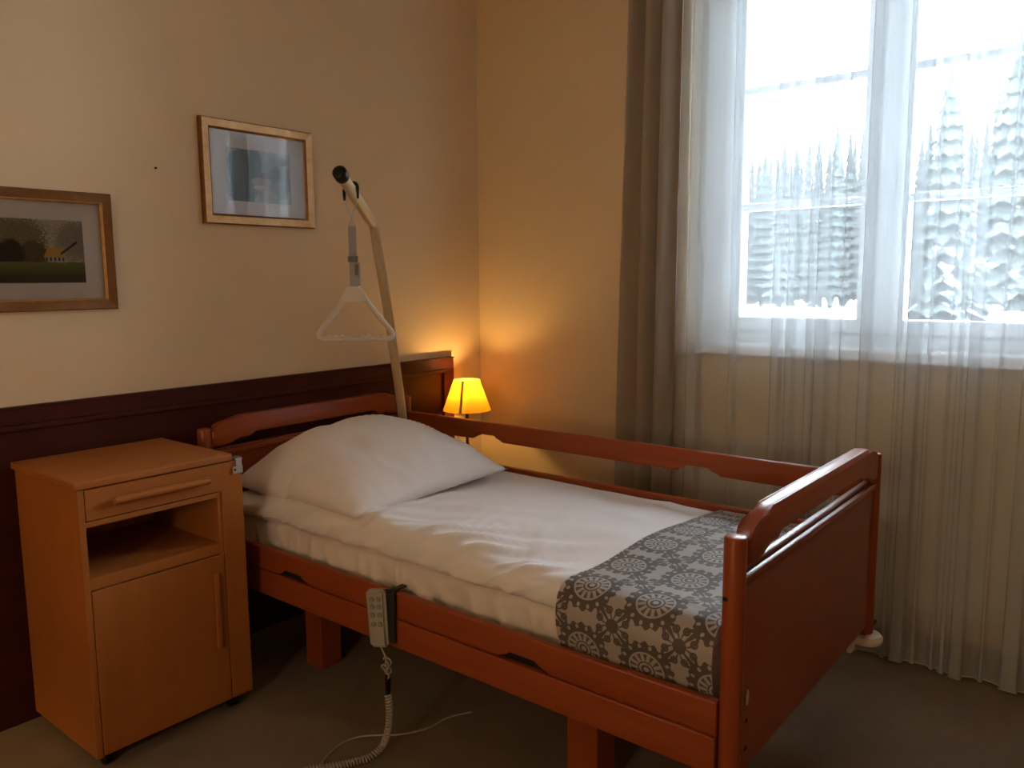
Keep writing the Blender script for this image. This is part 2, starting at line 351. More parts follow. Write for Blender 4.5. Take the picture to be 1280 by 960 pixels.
obj('window_handle', bm, 'window_pvc', win, 40)

# mahogany wainscot headboard on the wall
PY = 2.75
pan = thing('wall_headboard', 'dark mahogany panelled headboard running low along the cream wall', 'headboard', (.4, WY-.02, 0))
PX0, PX1 = -1.5, 2.935
obj('top_rail', box(B(), PX0, PX1, PY, WY-.001, .962, 1.013, .003), 'mahogany_x', pan)
obj('field_panel', box(B(), PX0+.055, PX1-.055, PY+.014, WY-.001, .10, .945), 'mahogany_x', pan)
obj('bottom_rail', box(B(), PX0, PX1, PY, WY-.001, 0, .10, .003), 'mahogany_x', pan)
obj('stile', box(B(), PX1-.055, PX1, PY, WY-.001, .10, .962, .003), 'mahogany_z', pan)
obj('stile', box(B(), PX0, PX0+.055, PY, WY-.001, .10, .962, .003), 'mahogany_z', pan)
obj('moulding', box(B(), PX0+.055, PX1-.055, PY-.004, WY-.001, .943, .962, .005, 3), 'mahogany_x', pan)
obj('moulding', box(B(), PX1-.073, PX1-.055, PY-.004, WY-.001, .10, .943, .005, 3), 'mahogany_z', pan)
obj('cap_edge', box(B(), PX0, PX1+.003, PY-.004, WY-.001, 1.013, 1.019, .002), 'mahogany_x', pan)

# ------------------------------------------------------------------ hospital bed
FY, HY = .647, 2.66; BX0, BX1 = 1.520, 2.515                    # post centres
bed = thing('hospital_bed', 'reddish wooden hospital bed with raised far side rail and legs', 'bed', (2.02, 1.65, 0))
def post(x, y, z0=.314, z1=.877):
    r = .0235; pr = [(r*.9, 0), (r, .004), (r, z1-z0-.006), (r*.93, z1-z0-.0015), (r*.8, z1-z0)]
    b = B(); lathe(b, pr, (x, y, z0), 28); return b
for n, y in (('foot_post', FY), ('head_post', HY)):
    for x in (BX0, BX1): obj(n, post(x, y), 'alder_z', bed, 45)
XC = (BX0+BX1)/2
def arch(y, n, dz=0):
    half = [(.477, .872), (.452, .874), (.425, .885), (.402, .900), (.380, .910), (.350, .914)]
    low = [(.477, .808), (.440, .810), (.400, .818), (.360, .832), (.325, .842), (.295, .845)]
    up_ = [(XC-a, z+dz) for a, z in half]+[(XC+a, z+dz) for a, z in reversed(half)]
    dn = [(XC+a, z+dz) for a, z in low]+[(XC-a, z+dz) for a, z in reversed(low)]
    return obj(n, prism(B(), up_+dn, 1, y-.018, y+.018, .0125, 4), 'alder_x', bed, 50)
arch(FY-.004, 'foot_rail'); arch(HY, 'head_rail', -.006)
for n, y in (('foot_panel', FY), ('head_panel', HY)):
    p = obj(n, box(B(), BX0+.015, BX1-.015, y-.011, y+.011, .344, .778, .002), 'alder_x', bed)
    b = B(); box(b, BX0+.018, BX1-.018, y-.018, y-.004, .770, .788, .005, 4); box(b, BX0+.018, BX1-.018, y-.002, y+.018, .772, .796, .006, 4)
    obj('panel_cap', b, 'alder_x', p, 50)
# small holes, sticker on the near foot post and panel
for x, z in ((1.572, .454), (1.572, .391)): obj('bolt_hole', tube(B(), [(x+.004, FY-.0125, z), (x+.004, FY-.008, z)], .0055, 12), 'shadow_black', bed)
obj('bolt_hole', box(B(), BX0-.0245, BX0-.018, FY+.004, FY+.014, .744, .751), 'shadow_black', bed)
bm = B(); prism(bm, [(1.570, .492), (1.577, .489), (1.586, .505), (1.582, .522), (1.575, .527), (1.571, .515)], 1, FY-.0128, FY-.010); obj('peeled_sticker', bm, 'skin_sticker', bed)
def guard(zlow, zhigh, x, notches, name, bev=.006):
    pts = [(FY+.024, zhigh), (HY-.024, zhigh), (HY-.024, zlow)]
    for c in notches: pts += [(c+.082, zlow), (c+.068, zlow+.010), (c+.052, zlow+.023), (c+.040, zlow+.025), (c-.040, zlow+.025), (c-.052, zlow+.023), (c-.068, zlow+.010), (c-.082, zlow)]
    pts += [(FY+.024, zlow)]
    return obj(name, prism(B(), pts, 0, x, x+.024, bev, 3), 'alder_y', bed, 40)
guard(.734, .812, 2.492, (2.155, 1.205), 'side_rail_board'); guard(.556, .637, 2.492, (), 'side_rail_board')
guard(.437, .516, 1.500, (2.135, 1.190), 'side_rail_board', .006); guard(.352, .4365, 1.496, (), 'side_rail_board', .004)
obj('slot_shade_sheet', box(B(), 1.524, 1.534, FY+.03, HY-.03, .36, .50), 'shadow_black', bed)  # near-black sheet standing in for the shade inside the rail slots
obj('mattress_platform', box(B(), 1.54, 2.485, FY+.03, HY-.03, .40, .47, .004), 'dark_steel', bed)
for x0 in (1.71, 2.24):
    for y0, y1 in ((1.10, 1.20), (2.28, 2.37)): obj('leg', box(B(), x0, x0+.09, y0, y1, 0, .40, .004), 'alder_z', bed)
bm = B(); box(bm, 1.73, 2.31, 1.13, 1.17, .30, .36); box(bm, 1.73, 2.31, 2.30, 2.34, .30, .36); box(bm, 1.99, 2.05, 1.15, 2.32, .30, .36); tube(bm, [(2.02, 1.45, .33), (2.02, 1.95, .18)], .03); obj('lift_frame', bm, 'dark_steel', bed)
for x, y in ((2.562, .655), (1.535, .655)):
    b = B(); lathe(b, [(.030, 0), (.046, .004), (.050, .012), (.050, .020), (.044, .028), (.014, .032), (.012, .047)], (x, y, .262), 28); obj('bumper_roller', b, 'bumper_plastic', bed, 40)
bm = B(); box(bm, 2.50, 2.62, .640, .672, .308, .318, .002); obj('bumper_bracket', bm, 'dark_steel', bed)
obj('caster_cover', box(B(), 2.385, 2.425, .648, .662, .292, .344, .004), 'bumper_plastic', bed)

# ------------------------------------------------------------------ mattress with gathered fitted sheet
rnd = random.Random(4)
MX0, MX1, MY0, MY1, MZ0, MZ1 = 1.562, 2.470, .690, 2.585, .470, .598
def mattress():
    # closed ring around the mattress, gathered folds run down the sides
    per = []; n = 0; step = .007; r = .05
    def seg(a, b, nx, ny):
        L = (Vector(b)-Vector(a)).length; k = int(L/step)
        return [(a[0]+(b[0]-a[0])*i/k, a[1]+(b[1]-a[1])*i/k, nx, ny) for i in range(k)]
    def arc(cx, cy, a0, a1): return [(cx+r*cos(a0+(a1-a0)*i/8), cy+r*sin(a0+(a1-a0)*i/8), cos(a0+(a1-a0)*i/8), sin(a0+(a1-a0)*i/8)) for i in range(8)]
    per += seg((MX0, MY1-r), (MX0, MY0+r), -1, 0)+arc(MX0+r, MY0+r, pi, 1.5*pi)
    per += seg((MX0+r, MY0), (MX1-r, MY0), 0, -1)+arc(MX1-r, MY0+r, -.5*pi, 0)
    per += seg((MX1, MY0+r), (MX1, MY1-r), 1, 0)+arc(MX1-r, MY1-r, 0, .5*pi)
    per += seg((MX1-r, MY1), (MX0+r, MY1), 0, 1)+arc(MX0+r, MY1-r, .5*pi, pi)
    rows = []; levels = [0, .1, .22, .36, .5, .64, .78, .9, 1]
    for lv in levels:
        row = []
        for i, (x, y, nx, ny) in enumerate(per):
            s = x*1.3+y
            g = hsh((s+lv*.035)*22, 3.1, .4)*.5+abs(hsh((s-lv*.05)*11, 7.7, lv*.6))*1.1-.25+hsh(s*45, 1.2, lv)*.25
            d = .020*g*(1-lv**3*.9)+.020*crease((s-lv*.06)*10, lv*.4, 17)*(1-lv**2)+.005*sin(pi*lv)
            if y < 1.13: d *= .3
            if lv > .85: d -= (lv-.85)*.16
            row.append(Vector((x+nx*d, y+ny*d, MZ0+(MZ1-MZ0)*lv)))
        rows.append(row)
    b = B(); V = [[b.verts.new(p) for p in row] for row in rows]; m = len(per)
    for A, D in zip(V, V[1:]):
        for k in range(m): b.faces.new((A[k], A[(k+1) % m], D[(k+1) % m], D[k]))
    b.faces.new(V[0][::-1]); b.faces.new(V[-1]); return b
tag(obj('mattress', mattress(), 'sheet_cream', None, 60), 'mattress in a gathered cream fitted sheet lying on the bed', 'mattress')

# ------------------------------------------------------------------ duvet
def interp(tab, x):
    if x <= tab[0][0]: return tab[0][1]
    for (a, b), (c, d) in zip(tab, tab[1:]):
        if x <= c:
            t = (x-a)/(c-a); t = t*t*(3-2*t); return b+(d-b)*t
    return tab[-1][1]
RIDGE = [(.69, .658), (1.10, .662), (1.28, .660), (1.46, .680), (1.66, .680), (1.82, .688), (2.03, .690), (2.25, .680), (2.49, .648), (2.62, .640)]
def section(y, grow=0.0, drop=.588):
    z = interp(RIDGE, y)+grow; g = grow; wob = .006*hsh(y*5, 2.2, 9)
    near = 1.540+wob
    pts = [(near+.012-g, drop), (near-.004-g, drop+.014), (near-g, (drop+z)/2+.004), (near+.018-g*.8, z-.018), (1.600, z), (1.72, z-.002), (1.95, .672+g), (2.2, .655+g), (2.36, .642+g), (2.440, .628+g), (2.474+g*.5, .600), (2.478+g*.5, .575)]
    return catmull([(a, 0, b) for a, b in pts], 8)
def fold(x, y):
    # diagonal drag folds fanning from the near edge, sharp crests with broad hollows
    t = x-1.55; q = y+t*1.15+.05*hsh(x*3, y*3, 6)
    k = math.exp(-(t/.26)**2); k2 = math.exp(-((t-.12)/.30)**2)
    f = crease(q*5.5, t*1.6, 4.0)*.020*k+hsh(q*3.2, t*3.0, 1.0)*.010*k+crease(q*9+t*3, t*2.5, 14.0)*.009*k2
    k *= 1-.6*max(0, min(1, (y-1.80)/.15)); f *= 1-.5*max(0, min(1, (y-1.80)/.15))
    f += crease(x*3.2+y*1.1, y*3.4-x*1.4, 8.0)*.0065+hsh(x*9, y*9, 2.5)*.0022+hsh(x*4, y*4, 22.5)*.004
    return f-.006*k
def duvet():
    rows = []; N = 330; y0, y1 = .700, 2.580
    for i in range(N+1):
        y = y0+(y1-y0)*i/N; e = min(1, min(y-y0, y1-y)/.03); sec = section(y); damp = min(1, max(.12, (y-1.10)/.12)); row = []
        for j, p in enumerate(sec):
            side = max(0, min(1, (1.60-p.x)/.05)); f = fold(p.x, y)*damp
            if p.x > 2.43: f *= .2
            gx = (hsh((y+p.z*1.4)*11, p.z*6, 3)*.012-crease((y+p.z*1.8)*7, p.z*3, 31)*.007+hsh((y+p.z*1.6)*26, 1, 3)*.003)*side*damp
            z = p.z+f*(1-side)+f*.5*side
            if j == 0: z = p.z+hsh(y*6, 4, 4)*.004
            row.append((p.x+gx, y, .600+(z-.600)*(.55+.45*e**.5) if z > .6 else z))
        rows.append(row)
    b = B(); V = sheet(b, rows)
    bot = [[b.verts.new((x, y, .582)) for x in (1.57, 2.47)] for y in (y0, y1)]
    # underside closed by strips to the edges
    for i in range(N): b.faces.new((V[i][0], V[i+1][0], V[i+1][-1], V[i][-1]))
    b.faces.new(V[0]); b.faces.new(V[-1][::-1])
    bmesh.ops.delete(b, geom=[v for q in bot for v in q], context='VERTS')
    return b
tag(obj('duvet', duvet(), 'linen_white', None, 70), 'rumpled plain white duvet spread over the mattress', 'duvet')

# ------------------------------------------------------------------ patterned runner
def runner():
    rows = []; y0, y1 = .690, 1.085; N = 34; uvr = []
    for i in range(N+1):
        y = y0+(y1-y0)*i/N; sec = section(y, .010)
        z_ = interp(RIDGE, y)+.012
        line = catmull([(1.533, 0, .506), (1.524, 0, .535), (1.517, 0, .575), (1.517, 0, .612), (1.528, 0, z_-.028), (1.556, 0, z_-.006), (1.600, 0, z_)], 6)+[p for p in sec if p.x > 1.615]
        s = 0; row = []; ur = []
        for j, p in enumerate(line):
            if j: s += (p-line[j-1]).length
            yy = y
            if i == N: yy = y+.012*max(0, min(1, (1.62-p.x)/.06))
            f = (.006*sin(y*17+1)*hsh(y*4, p.z*5, 2)+.004*hsh(y*8, p.z*9, 5))*(1 if p.x < 1.6 else .25)
            row.append((p.x+f*(p.x < 1.6), yy, p.z+(f if p.x >= 1.6 else 0))); ur.append((s/.170+.40, (yy-.690)/.170+.547))
        m = min(len(row), 200); rows.append(row[:m]); uvr.append(ur[:m])
    m = min(len(r) for r in rows); rows = [r[:m] for r in rows]; uvr = [r[:m] for r in uvr]
    b = B(); V = sheet(b, rows); lay = b.loops.layers.uv.new('UVMap'); idx = {}
    for i, r in enumerate(V):
        for j, v in enumerate(r): idx[v] = uvr[i][j]
    for f in b.faces:
        for l in f.loops: l[lay].uv = idx[l.vert]
    bmesh.ops.solidify(b, geom=b.faces[:], thickness=-.004); return b
tag(obj('bed_runner', runner(), 'runner', None, 60), 'off-white bed runner printed with brown medallions across the bed foot', 'bed runner')

# ------------------------------------------------------------------ pillow
def pillow():
    b = B(); n = 56; cx, cy = 1.925, 2.235; hx, hy = .365, .375; top = []; bot = []
    for i in range(n+1):
        rt_ = []; rb = []
        for j in range(n+1):
            u = -1+2*i/n; v = -1+2*j/n
            pinch = 1-.07*(1-abs(v)**2)*abs(u)**2; pinch2 = 1-.07*(1-abs(u)**2)*abs(v)**2
            x = cx+u*hx*pinch2+.02*v; y = cy+v*hy*pinch
            e = max(0, (1-abs(u)**2.3))**.62*max(0, (1-abs(v)**2.3))**.62
            lift = .012+.020*(u+1)/2+.028*max(0, v)                       # leans up towards the head panel
            base = .680+.008*(u+1)/2+lift*.4+(-.022*max(0, -u-.6)/.4 if v > 0 else 0)
            h = .178*e*(1+.12*u+.10*v)
            h += e**.5*(hsh(x*7, y*7, 3)*.010+crease(x*4+y*2.5, y*3.5-x, 11)*.012+crease(x*7-y*4, y*6, 21)*.005*(1-e))
            # dent towards the near side with a soft crease
            h -= .018*math.exp(-((u+.35)/.16)**2-((v+.45)/.4)**2)*e**.3
            zz = base+h; k = .0025*hsh(u*14, v*14, 5)*(1-e)
            rt_.append((x, y, zz+k)); rb.append((x, y, base-.012*e**.5+k-.001))
        top.append(rt_); bot.append(rb)
    V = sheet(b, top); W = sheet(b, bot)
    bmesh.ops.remove_doubles(b, verts=b.verts[:], dist=.0015)
    return b
tag(obj('pillow', pillow(), 'pillow_white', None, 180), 'large plump white pillow leaning at the head of the bed', 'pillow')

# ------------------------------------------------------------------ trapeze (self-help pole) and its grip
def ray(x, y): return fw+rt2*((x-640)/FPX)-up2*((y-480)/FPX)
CP = Vector((0, 0, CAM_H))
pole = thing('trapeze_pole', 'cream metal trapeze pole rising from the bed head corner', 'trapeze pole', (2.462, 2.615, .40))
p0 = Vector((2.462, 2.615, .74)); p1 = Vector((2.086, 2.353, 1.602)); p2 = Vector((1.745, 2.121, 1.740)); dl = (p1-p0).normalized()
path = [(2.462, 2.615, .40), (2.462, 2.615, .60)]+[tuple(q) for q in catmull([(2.462, 2.615, .60), (2.455, 2.612, .72), (2.425, 2.592, .84)], 5)[1:]]
path += [tuple(Vector((2.425, 2.592, .84)).lerp(p1, t)+Vector((.012, .008, 0))*sin(pi*t)) for t in (.2, .4, .6, .8)]
bend = catmull([Vector((2.425, 2.592, .84)).lerp(p1, .86), Vector((2.425, 2.592, .84)).lerp(p1, .93), p1.lerp(p2, .02)+Vector((0, 0, .004)), p1.lerp(p2, .16), p1.lerp(p2, .34)], 5)
path += [tuple(q) for q in bend]+[tuple(p1.lerp(p2, t)) for t in (.6, .8, 1)]
obj('tube', tube(B(), path, .0195, 20), 'cream_paint_metal', pole, 60)
da = (p2-p1).normalized()
b = B(); tube(b, [p2-da*.012, p2+da*.02, p2+da*.026], [.0245, .0245, .018], 20); obj('end_cap', b, 'black_plastic', pole, 50)
obj('socket', lathe(B(), [(.026, 0), (.026, .16), (.021, .165)], (2.462, 2.615, .37), 20), 'dark_steel', pole, 40)
obj('rivet', lathe(B(), [(.004, 0), (.003, .002)], p1+Vector((-.01, -.013, .014)), 8), 'steel', pole)
grip = thing('trapeze_grip', 'triangular off-white trapeze grip hanging on a grey strap', 'trapeze grip', (1.835, 2.175, 1.19))
hk = p1.lerp(p2, .74)
sd = da.cross(Vector((0, 0, 1))).normalized(); sup = sd.cross(da).normalized()
arcp = []
for k in range(17):
    a = pi*k/16; arcp.append(hk+sd*cos(a)*.0265+sup*sin(a)*.0265-da*(.012*cos(a)))
eA = arcp[0]+Vector((0, 0, -.030)); eB = arcp[-1]+Vector((0, 0, -.034))
obj('hanger_loop', tube(B(), [eA]+arcp+[eB], [.004]+[.0062]*17+[.004], 8), 'black_plastic', grip, 60)
sx = Vector((hk.x, hk.y, 0))
tr = Vector((rt.x, rt.y, 0)); tn = Vector((fw.x, fw.y, 0)).normalized()
zt = hk.z-.122
b = B(); tube(b, [eA, Vector((sx.x, sx.y, zt+.030))], .0022, 8); tube(b, [eB, Vector((sx.x, sx.y, zt+.030))], .0022, 8)
tri = [Vector((sx.x, sx.y, zt+.030)), Vector((sx.x, sx.y, zt))+tr*-.013, Vector((sx.x, sx.y, zt))+tr*.013]
tube(b, tri, .0025, 8, closed=True); obj('wire_hook', b, 'steel', grip, 60)
zb = 1.375
def ribbon(b, z0, z1, wd, th, off=Vector((0, 0, 0)), nseg=6):
    for k in range(nseg):
        za = z0+(z1-z0)*k/nseg; zb_ = z0+(z1-z0)*(k+1)/nseg
        t = B(); bmesh.ops.create_cube(t, size=1)
        for v in t.verts: v.co = sx+off+tr*(v.co.x*wd)+tn*(v.co.y*th)+Vector((0, 0, (za+zb_)/2+v.co.z*(zb_-za)))
        merge(b, t)
    return b
obj('strap', ribbon(B(), zb-.005, zt+.002, .027, .003), 'strap_web', grip)
obj('buckle', ribbon(B(), zt-.120, zt-.100, .033, .012, Vector((0, 0, 0)), 1), 'black_plastic', grip)
obj('buckle', ribbon(B(), zt-.165, zt-.128, .010, .012, tr*.012-tn*.006, 1), 'black_plastic', grip)
obj('strap_tail', ribbon(B(), zb+.006, zt-.122, .012, .003, tr*.018-tn*.006), 'strap_web', grip)
def P2(a, z): return sx+tr*a+Vector((0, 0, z))
cA = P2(-.022, zb-.012); cB = P2(.022, zb-.012); zl = zb-.172
outl = [P2(-.026, zb-.022)]+[P2(-.060, zb-.070), P2(-.108, zb-.130), P2(-.128, zb-.158), P2(-.124, zl), P2(-.104, zl-.006), P2(-.05, zl-.006), P2(.05, zl-.006), P2(.104, zl-.006), P2(.124, zl), P2(.128, zb-.158), P2(.108, zb-.130), P2(.060, zb-.070), P2(.026, zb-.022)]
outl = catmull(outl, 4)
b = B(); tube(b, outl, .0095, 12)
obj('grip_frame', b, 'handle_plastic', grip, 60)
b = B(); t = B()
hp = [(-.020, .004), (.020, .004), (.044, -.030), (.050, -.048), (-.050, -.048), (-.044, -.030)]
for s in (-1, 1): pass
fr = [t.verts.new(P2(a, zb+z)-tn*.011) for a, z in hp]; bk = [t.verts.new(P2(a, zb+z)+tn*.011) for a, z in hp]
t.faces.new(fr); t.faces.new(bk[::-1])
for i in range(6): t.faces.new((fr[i], bk[i], bk[(i+1) % 6], fr[(i+1) % 6]))
bmesh.ops.bevel(t, geom=t.edges[:], offset=.004, segments=2, affect='EDGES'); merge(b, t)
obj('grip_head', b, 'handle_plastic', grip, 50)
b = B()
for k in range(9): 
    a = -.09+k*.0225; tube(b, [P2(a-.007, zl+.0035), P2(a+.007, zl+.0035)], [.0075, .0075], 8)
obj('finger_ridges', b, 'handle_plastic', grip, 60)

# ------------------------------------------------------------------ handset on the side rail
hs = thing('bed_handset', 'grey bed remote handset hooked on the near side rail with coiled cord', 'remote control', (1.478, 1.69, .355))
hb = B(); t = B(); bmesh.ops.create_cube(t, size=1)
for v in t.verts:
    wz = .030 if v.co.z > 0 else .028; v.co = Vector((v.co.x*.028, v.co.y*2*wz, v.co.z*.168))
bmesh.ops.bevel(t, geom=t.edges[:], offset=.008, segments=3, affect='EDGES')
HM = Matrix.Translation((1.470, 1.690, .440)) @ Matrix.Rotation(R(24), 4, 'Z') @ Matrix.Rotation(R(3), 4, 'Y') @ Matrix.Rotation(R(-4), 4, 'X')
bmesh.ops.transform(t, matrix=HM, verts=t.verts[:]); merge(hb, t)
body = obj('handset_body', hb, 'grey_plastic', hs, 50)
for i, z in enumerate((.058, .036, .012, -.014)):
    for s in (-1, 1):
        b = B(); t = B(); bmesh.ops.create_cone(t, cap_ends=True, segments=14, radius1=.0082, radius2=.007, depth=.004)
        bmesh.ops.transform(t, matrix=HM @ Matrix.Translation((-.0155, .006*0+s*.0105, z)) @ Matrix.Rotation(R(-90), 4, 'Y'), verts=t.verts[:]); merge(b, t)
        obj('button', b, 'button_grey', body, 40)
b = B(); box(b, 1.482, 1.545, 1.648, 1.668, .519, .524); box(b, 1.484, 1.490, 1.640, 1.672, .37, .524); obj('hook_bracket', b, 'dark_steel', hs)
def P(x, y, X): d = ray(x, y); return CP+d*(X/d.x)
def PF(x, y, z): d = ray(x, y); return CP+d*((z-CAM_H)/d.z)
k0 = HM @ Vector((0, 0, -.082))
c0 = [k0, P(482, 822, 1.474), P(484, 838, 1.475)]
tube_b = tube(B(), catmull(c0, 5), .0028, 8); obj('cord', tube_b, 'cord_plastic', hs, 60)
b = B(); cen = P(483, 834, 1.472); lp = []
for k in range(70): a = k*.42; lp.append(cen+Vector((.006*sin(a*.37), (.012+.004*sin(a*.7))*cos(a), .020-k*.0006+(.010)*sin(a))))
tube(b, lp, .0022, 6); obj('cord_knot', b, 'cord_plastic', hs, 60)
obj('cord_plug', tube(B(), [P(484, 843, 1.475), P(485, 850, 1.475), P(485, 868, 1.475)], [.006, .009, .008], 10), 'black_plastic', hs, 50)
cl = catmull([P(485, 868, 1.475), P(487, 890, 1.478), P(485, 912, 1.478), P(478, 932, 1.480), PF(462, 946, .014), PF(440, 953, .014), PF(415, 958, .014), PF(385, 962, .014), PF(350, 975, .014)], 40)
# re-sample by length and wind the coil
acc = [0]
for a, c in zip(cl, cl[1:]): acc.append(acc[-1]+(c-a).length)
Lc = acc[-1]; coil = []; pitch_c = .0092; per = 10; tot = int(Lc/pitch_c*per); j = 0
for k in range(tot):
    s = k*pitch_c/per
    while j < len(acc)-2 and acc[j+1] < s: j += 1
    c = cl[j].lerp(cl[j+1], (s-acc[j])/max(1e-6, acc[j+1]-acc[j])); d = (cl[min(j+3, len(cl)-1)]-cl[max(j-2, 0)]).normalized()
    u_ = d.cross(Vector((.3, .2, .93))).normalized(); v_ = d.cross(u_); a = 2*pi*k/per
    coil.append(c+(u_*cos(a)+v_*sin(a))*.0080)
obj('coiled_cord', tube(B(), coil, .0031, 5), 'cord_plastic', hs, 60)
fc = catmull([PF(590, 890, .004), PF(560, 897, .004), PF(535, 910, .004), PF(500, 918, .004), PF(455, 920, .004), PF(430, 928, .004), PF(412, 942, .004), PF(400, 958, .004), PF(390, 975, .004)], 6)
tag(obj('power_cable', tube(B(), fc, .003, 6), 'cord_plastic', None, 60), 'thin pale cable lying on the carpet under the bed', 'cable')

# ------------------------------------------------------------------ bedside cabinet
CX0, CX1, CXR, CY0, CY1, CZ0, CZ1 = .915, 1.345, 1.420, 2.27, 2.70, .050, .838
cab = thing('bedside_cabinet', 'beech bedside cabinet with drawer, open niche and door beside the bed', 'cabinet', (1.16, 2.48, 0))
T = .018
b = B(); box(b, CX0, CX0+T, CY0, CY1, CZ0, CZ1, .002); box(b, CX1-T+.005, CX1, CY0+.004, CY1, CZ0, CZ1); box(b, CX0+T, CX1-T+.005, CY1-.01, CY1, CZ0, CZ1)
box(b, CX0+T, CX1-T+.005, CY0+.006, CY1-.01, CZ0, CZ0+T); obj('carcass', b, 'beech_z', cab)
obj('top_board', box(B(), CX0-.010, 1.385, CY0-.008, CY1+.002, CZ1, CZ1+.022, .005, 3), 'beech_x', cab, 50)
dr = obj('drawer', box(B(), CX0+T+.002, CX1-T+.020, CY0-.001, CY0+.30, .746, .834, .002), 'beech_x', cab)
b = B(); tube(b, [(1.005, CY0-.020, .793), (1.295, CY0-.020, .793)], .0115, 12); tube(b, [(1.03, CY0-.022, .791), (1.03, CY0, .791)], .006, 8); tube(b, [(1.27, CY0-.022, .791), (1.27, CY0, .791)], .006, 8)
obj('handle', b, 'beech_x', dr, 50)
obj('drawer_rail', box(B(), CX0+T, CX1-.012, CY0+.001, CY1-.02, .728, .743), 'beech_x', cab)
obj('niche_shelf', box(B(), CX0+T, CX1-.012, CY0+.002, CY1-.012, .546, .580, .002), 'beech_x', cab)
dd = obj('door', box(B(), CX0+T+.002, CX1-.003, CY0-.001, CY0+.018, CZ0+.004, .542, .002), 'beech_z', cab)
b = B(); box(b, 1.297, 1.313, CY0-.017, CY0-.006, .245, .49, .004)
for z in (.27, .47): tube(b, [(1.305, CY0-.010, z), (1.305, CY0, z)], .006, 8)
obj('handle', b, 'beech_z', dd, 50)
obj('table_flap_column', box(B(), CX1+.001, CXR, CY0-.001, CY1-.02, CZ0+.003, CZ1-.004, .003), 'beech_z', cab)
b = B(); box(b, 1.384, 1.420, CY0-.008, CY0-.001, .793, .817, .001); box(b, 1.397, 1.418, CY0-.007, CY0+.012, .817, .838, .001); box(b, 1.395, 1.420, CY0-.007, CY0+.03, .836, .842, .001)
hg = obj('table_hinge', b, 'steel', cab); obj('screw', tube(B(), [(1.392, CY0-.0095, .806), (1.392, CY0-.007, .806)], .0035, 10), 'shadow_black', hg)
for x in (CX0+.045, CXR-.05):
    for y in (CY0+.05, CY1-.05):
        b = B(); tube(b, [(x-.011, y, .024), (x+.011, y, .024)], .024, 16); c = obj('caster', b, 'black_plastic', cab, 40)
        obj('caster_fork', box(B(), x-.016, x+.016, y-.012, y+.012, .030, CZ0), 'dark_steel', c)

# ------------------------------------------------------------------ framed pictures
def picture(name, label, x0, x1, z0, z1, fwid, mats, px, pz, pmat, tilt=.0):
    pt = thing(name, label, 'picture', ((x0+x1)/2, WY, z0)); d = .026
    back = obj('mat_board', box(B(), x0+fwid*.7, x1-fwid*.7, WY-.012, WY-.006, z0+fwid*.7, z1-fwid*.7), 'mat_board', pt)
    b = B(); lay = b.loops.layers.uv.new('UVMap')
    vs = [b.verts.new(p) for p in ((px[0], WY-.0128, pz[0]), (px[1], WY-.0128, pz[0]), (px[1], WY-.0128, pz[1]), (px[0], WY-.0128, pz[1]))]
    f = b.faces.new(vs)
    for l, q in zip(f.loops, ((0, 0), (1, 0), (1, 1), (0, 1))): l[lay].uv = q
    raw('print', b, pmat, back)
    # mitred profile: outer edge, flat, inner lip
    prof = [(0, 0), (0, d-.006), (.004, d), (fwid*.80, d-.004), (fwid*.86, d-.002), (fwid, d-.010), (fwid, .003)]
    def corners(a): return [(x0+a, z0+a), (x1-a, z0+a), (x1-a, z1-a), (x0+a, z1-a)]
    for k in range(4):
        b = B(); e0 = []; e1 = []
        for a, h in prof:
            c = corners(a); e0.append(b.verts.new((c[k][0], WY-.001-h, c[k][1]))); c2 = c[(k+1) % 4]; e1.append(b.verts.new((c2[0], WY-.001-h, c2[1])))
        for i in range(len(prof)-1):
            fc_ = b.faces.new((e0[i], e1[i], e1[i+1], e0[i+1])); fc_.material_index = 0
        b.faces.new(e0); b.faces.new(e1[::-1])
        o = obj('frame_side', b, mats[0], pt)
        o.data.materials.append(MAT[mats[1]]); o.data.materials.append(MAT[mats[2]])
        for pl in o.data.polygons:
            if pl.index in (0, 1): pl.material_index = 1
            if pl.index in (3, 4): pl.material_index = 2
    obj('glass', box(B(), x0+fwid*.9, x1-fwid*.9, WY-.0165, WY-.0145, z0+fwid*.9, z1-fwid*.9), 'picture_glass', pt)
picture('framed_picture', 'pale blue-green print in a light gilt frame above the bed head', 1.628, 2.119, 1.612, 1.994, .038, ('gilt', 'gilt_edge', 'gilt_edge'), (1.735, 2.012), (1.702, 1.897), 'print_river')
picture('framed_picture', 'cottage landscape print in a brown gold frame, left and lower picture', .800, 1.291, 1.311, 1.690, .038, ('gilt_brown', 'gilt_edge', 'gilt_bright'), (.896, 1.196), (1.400, 1.598), 'print_cottage')
b = B(); tube(b, [(1.462, WY, 1.793), (1.462, WY-.008, 1.794)], .0035, 8); tag(obj('nail', b, 'shadow_black'), 'small dark nail left in the bare wall between the pictures', 'nail')

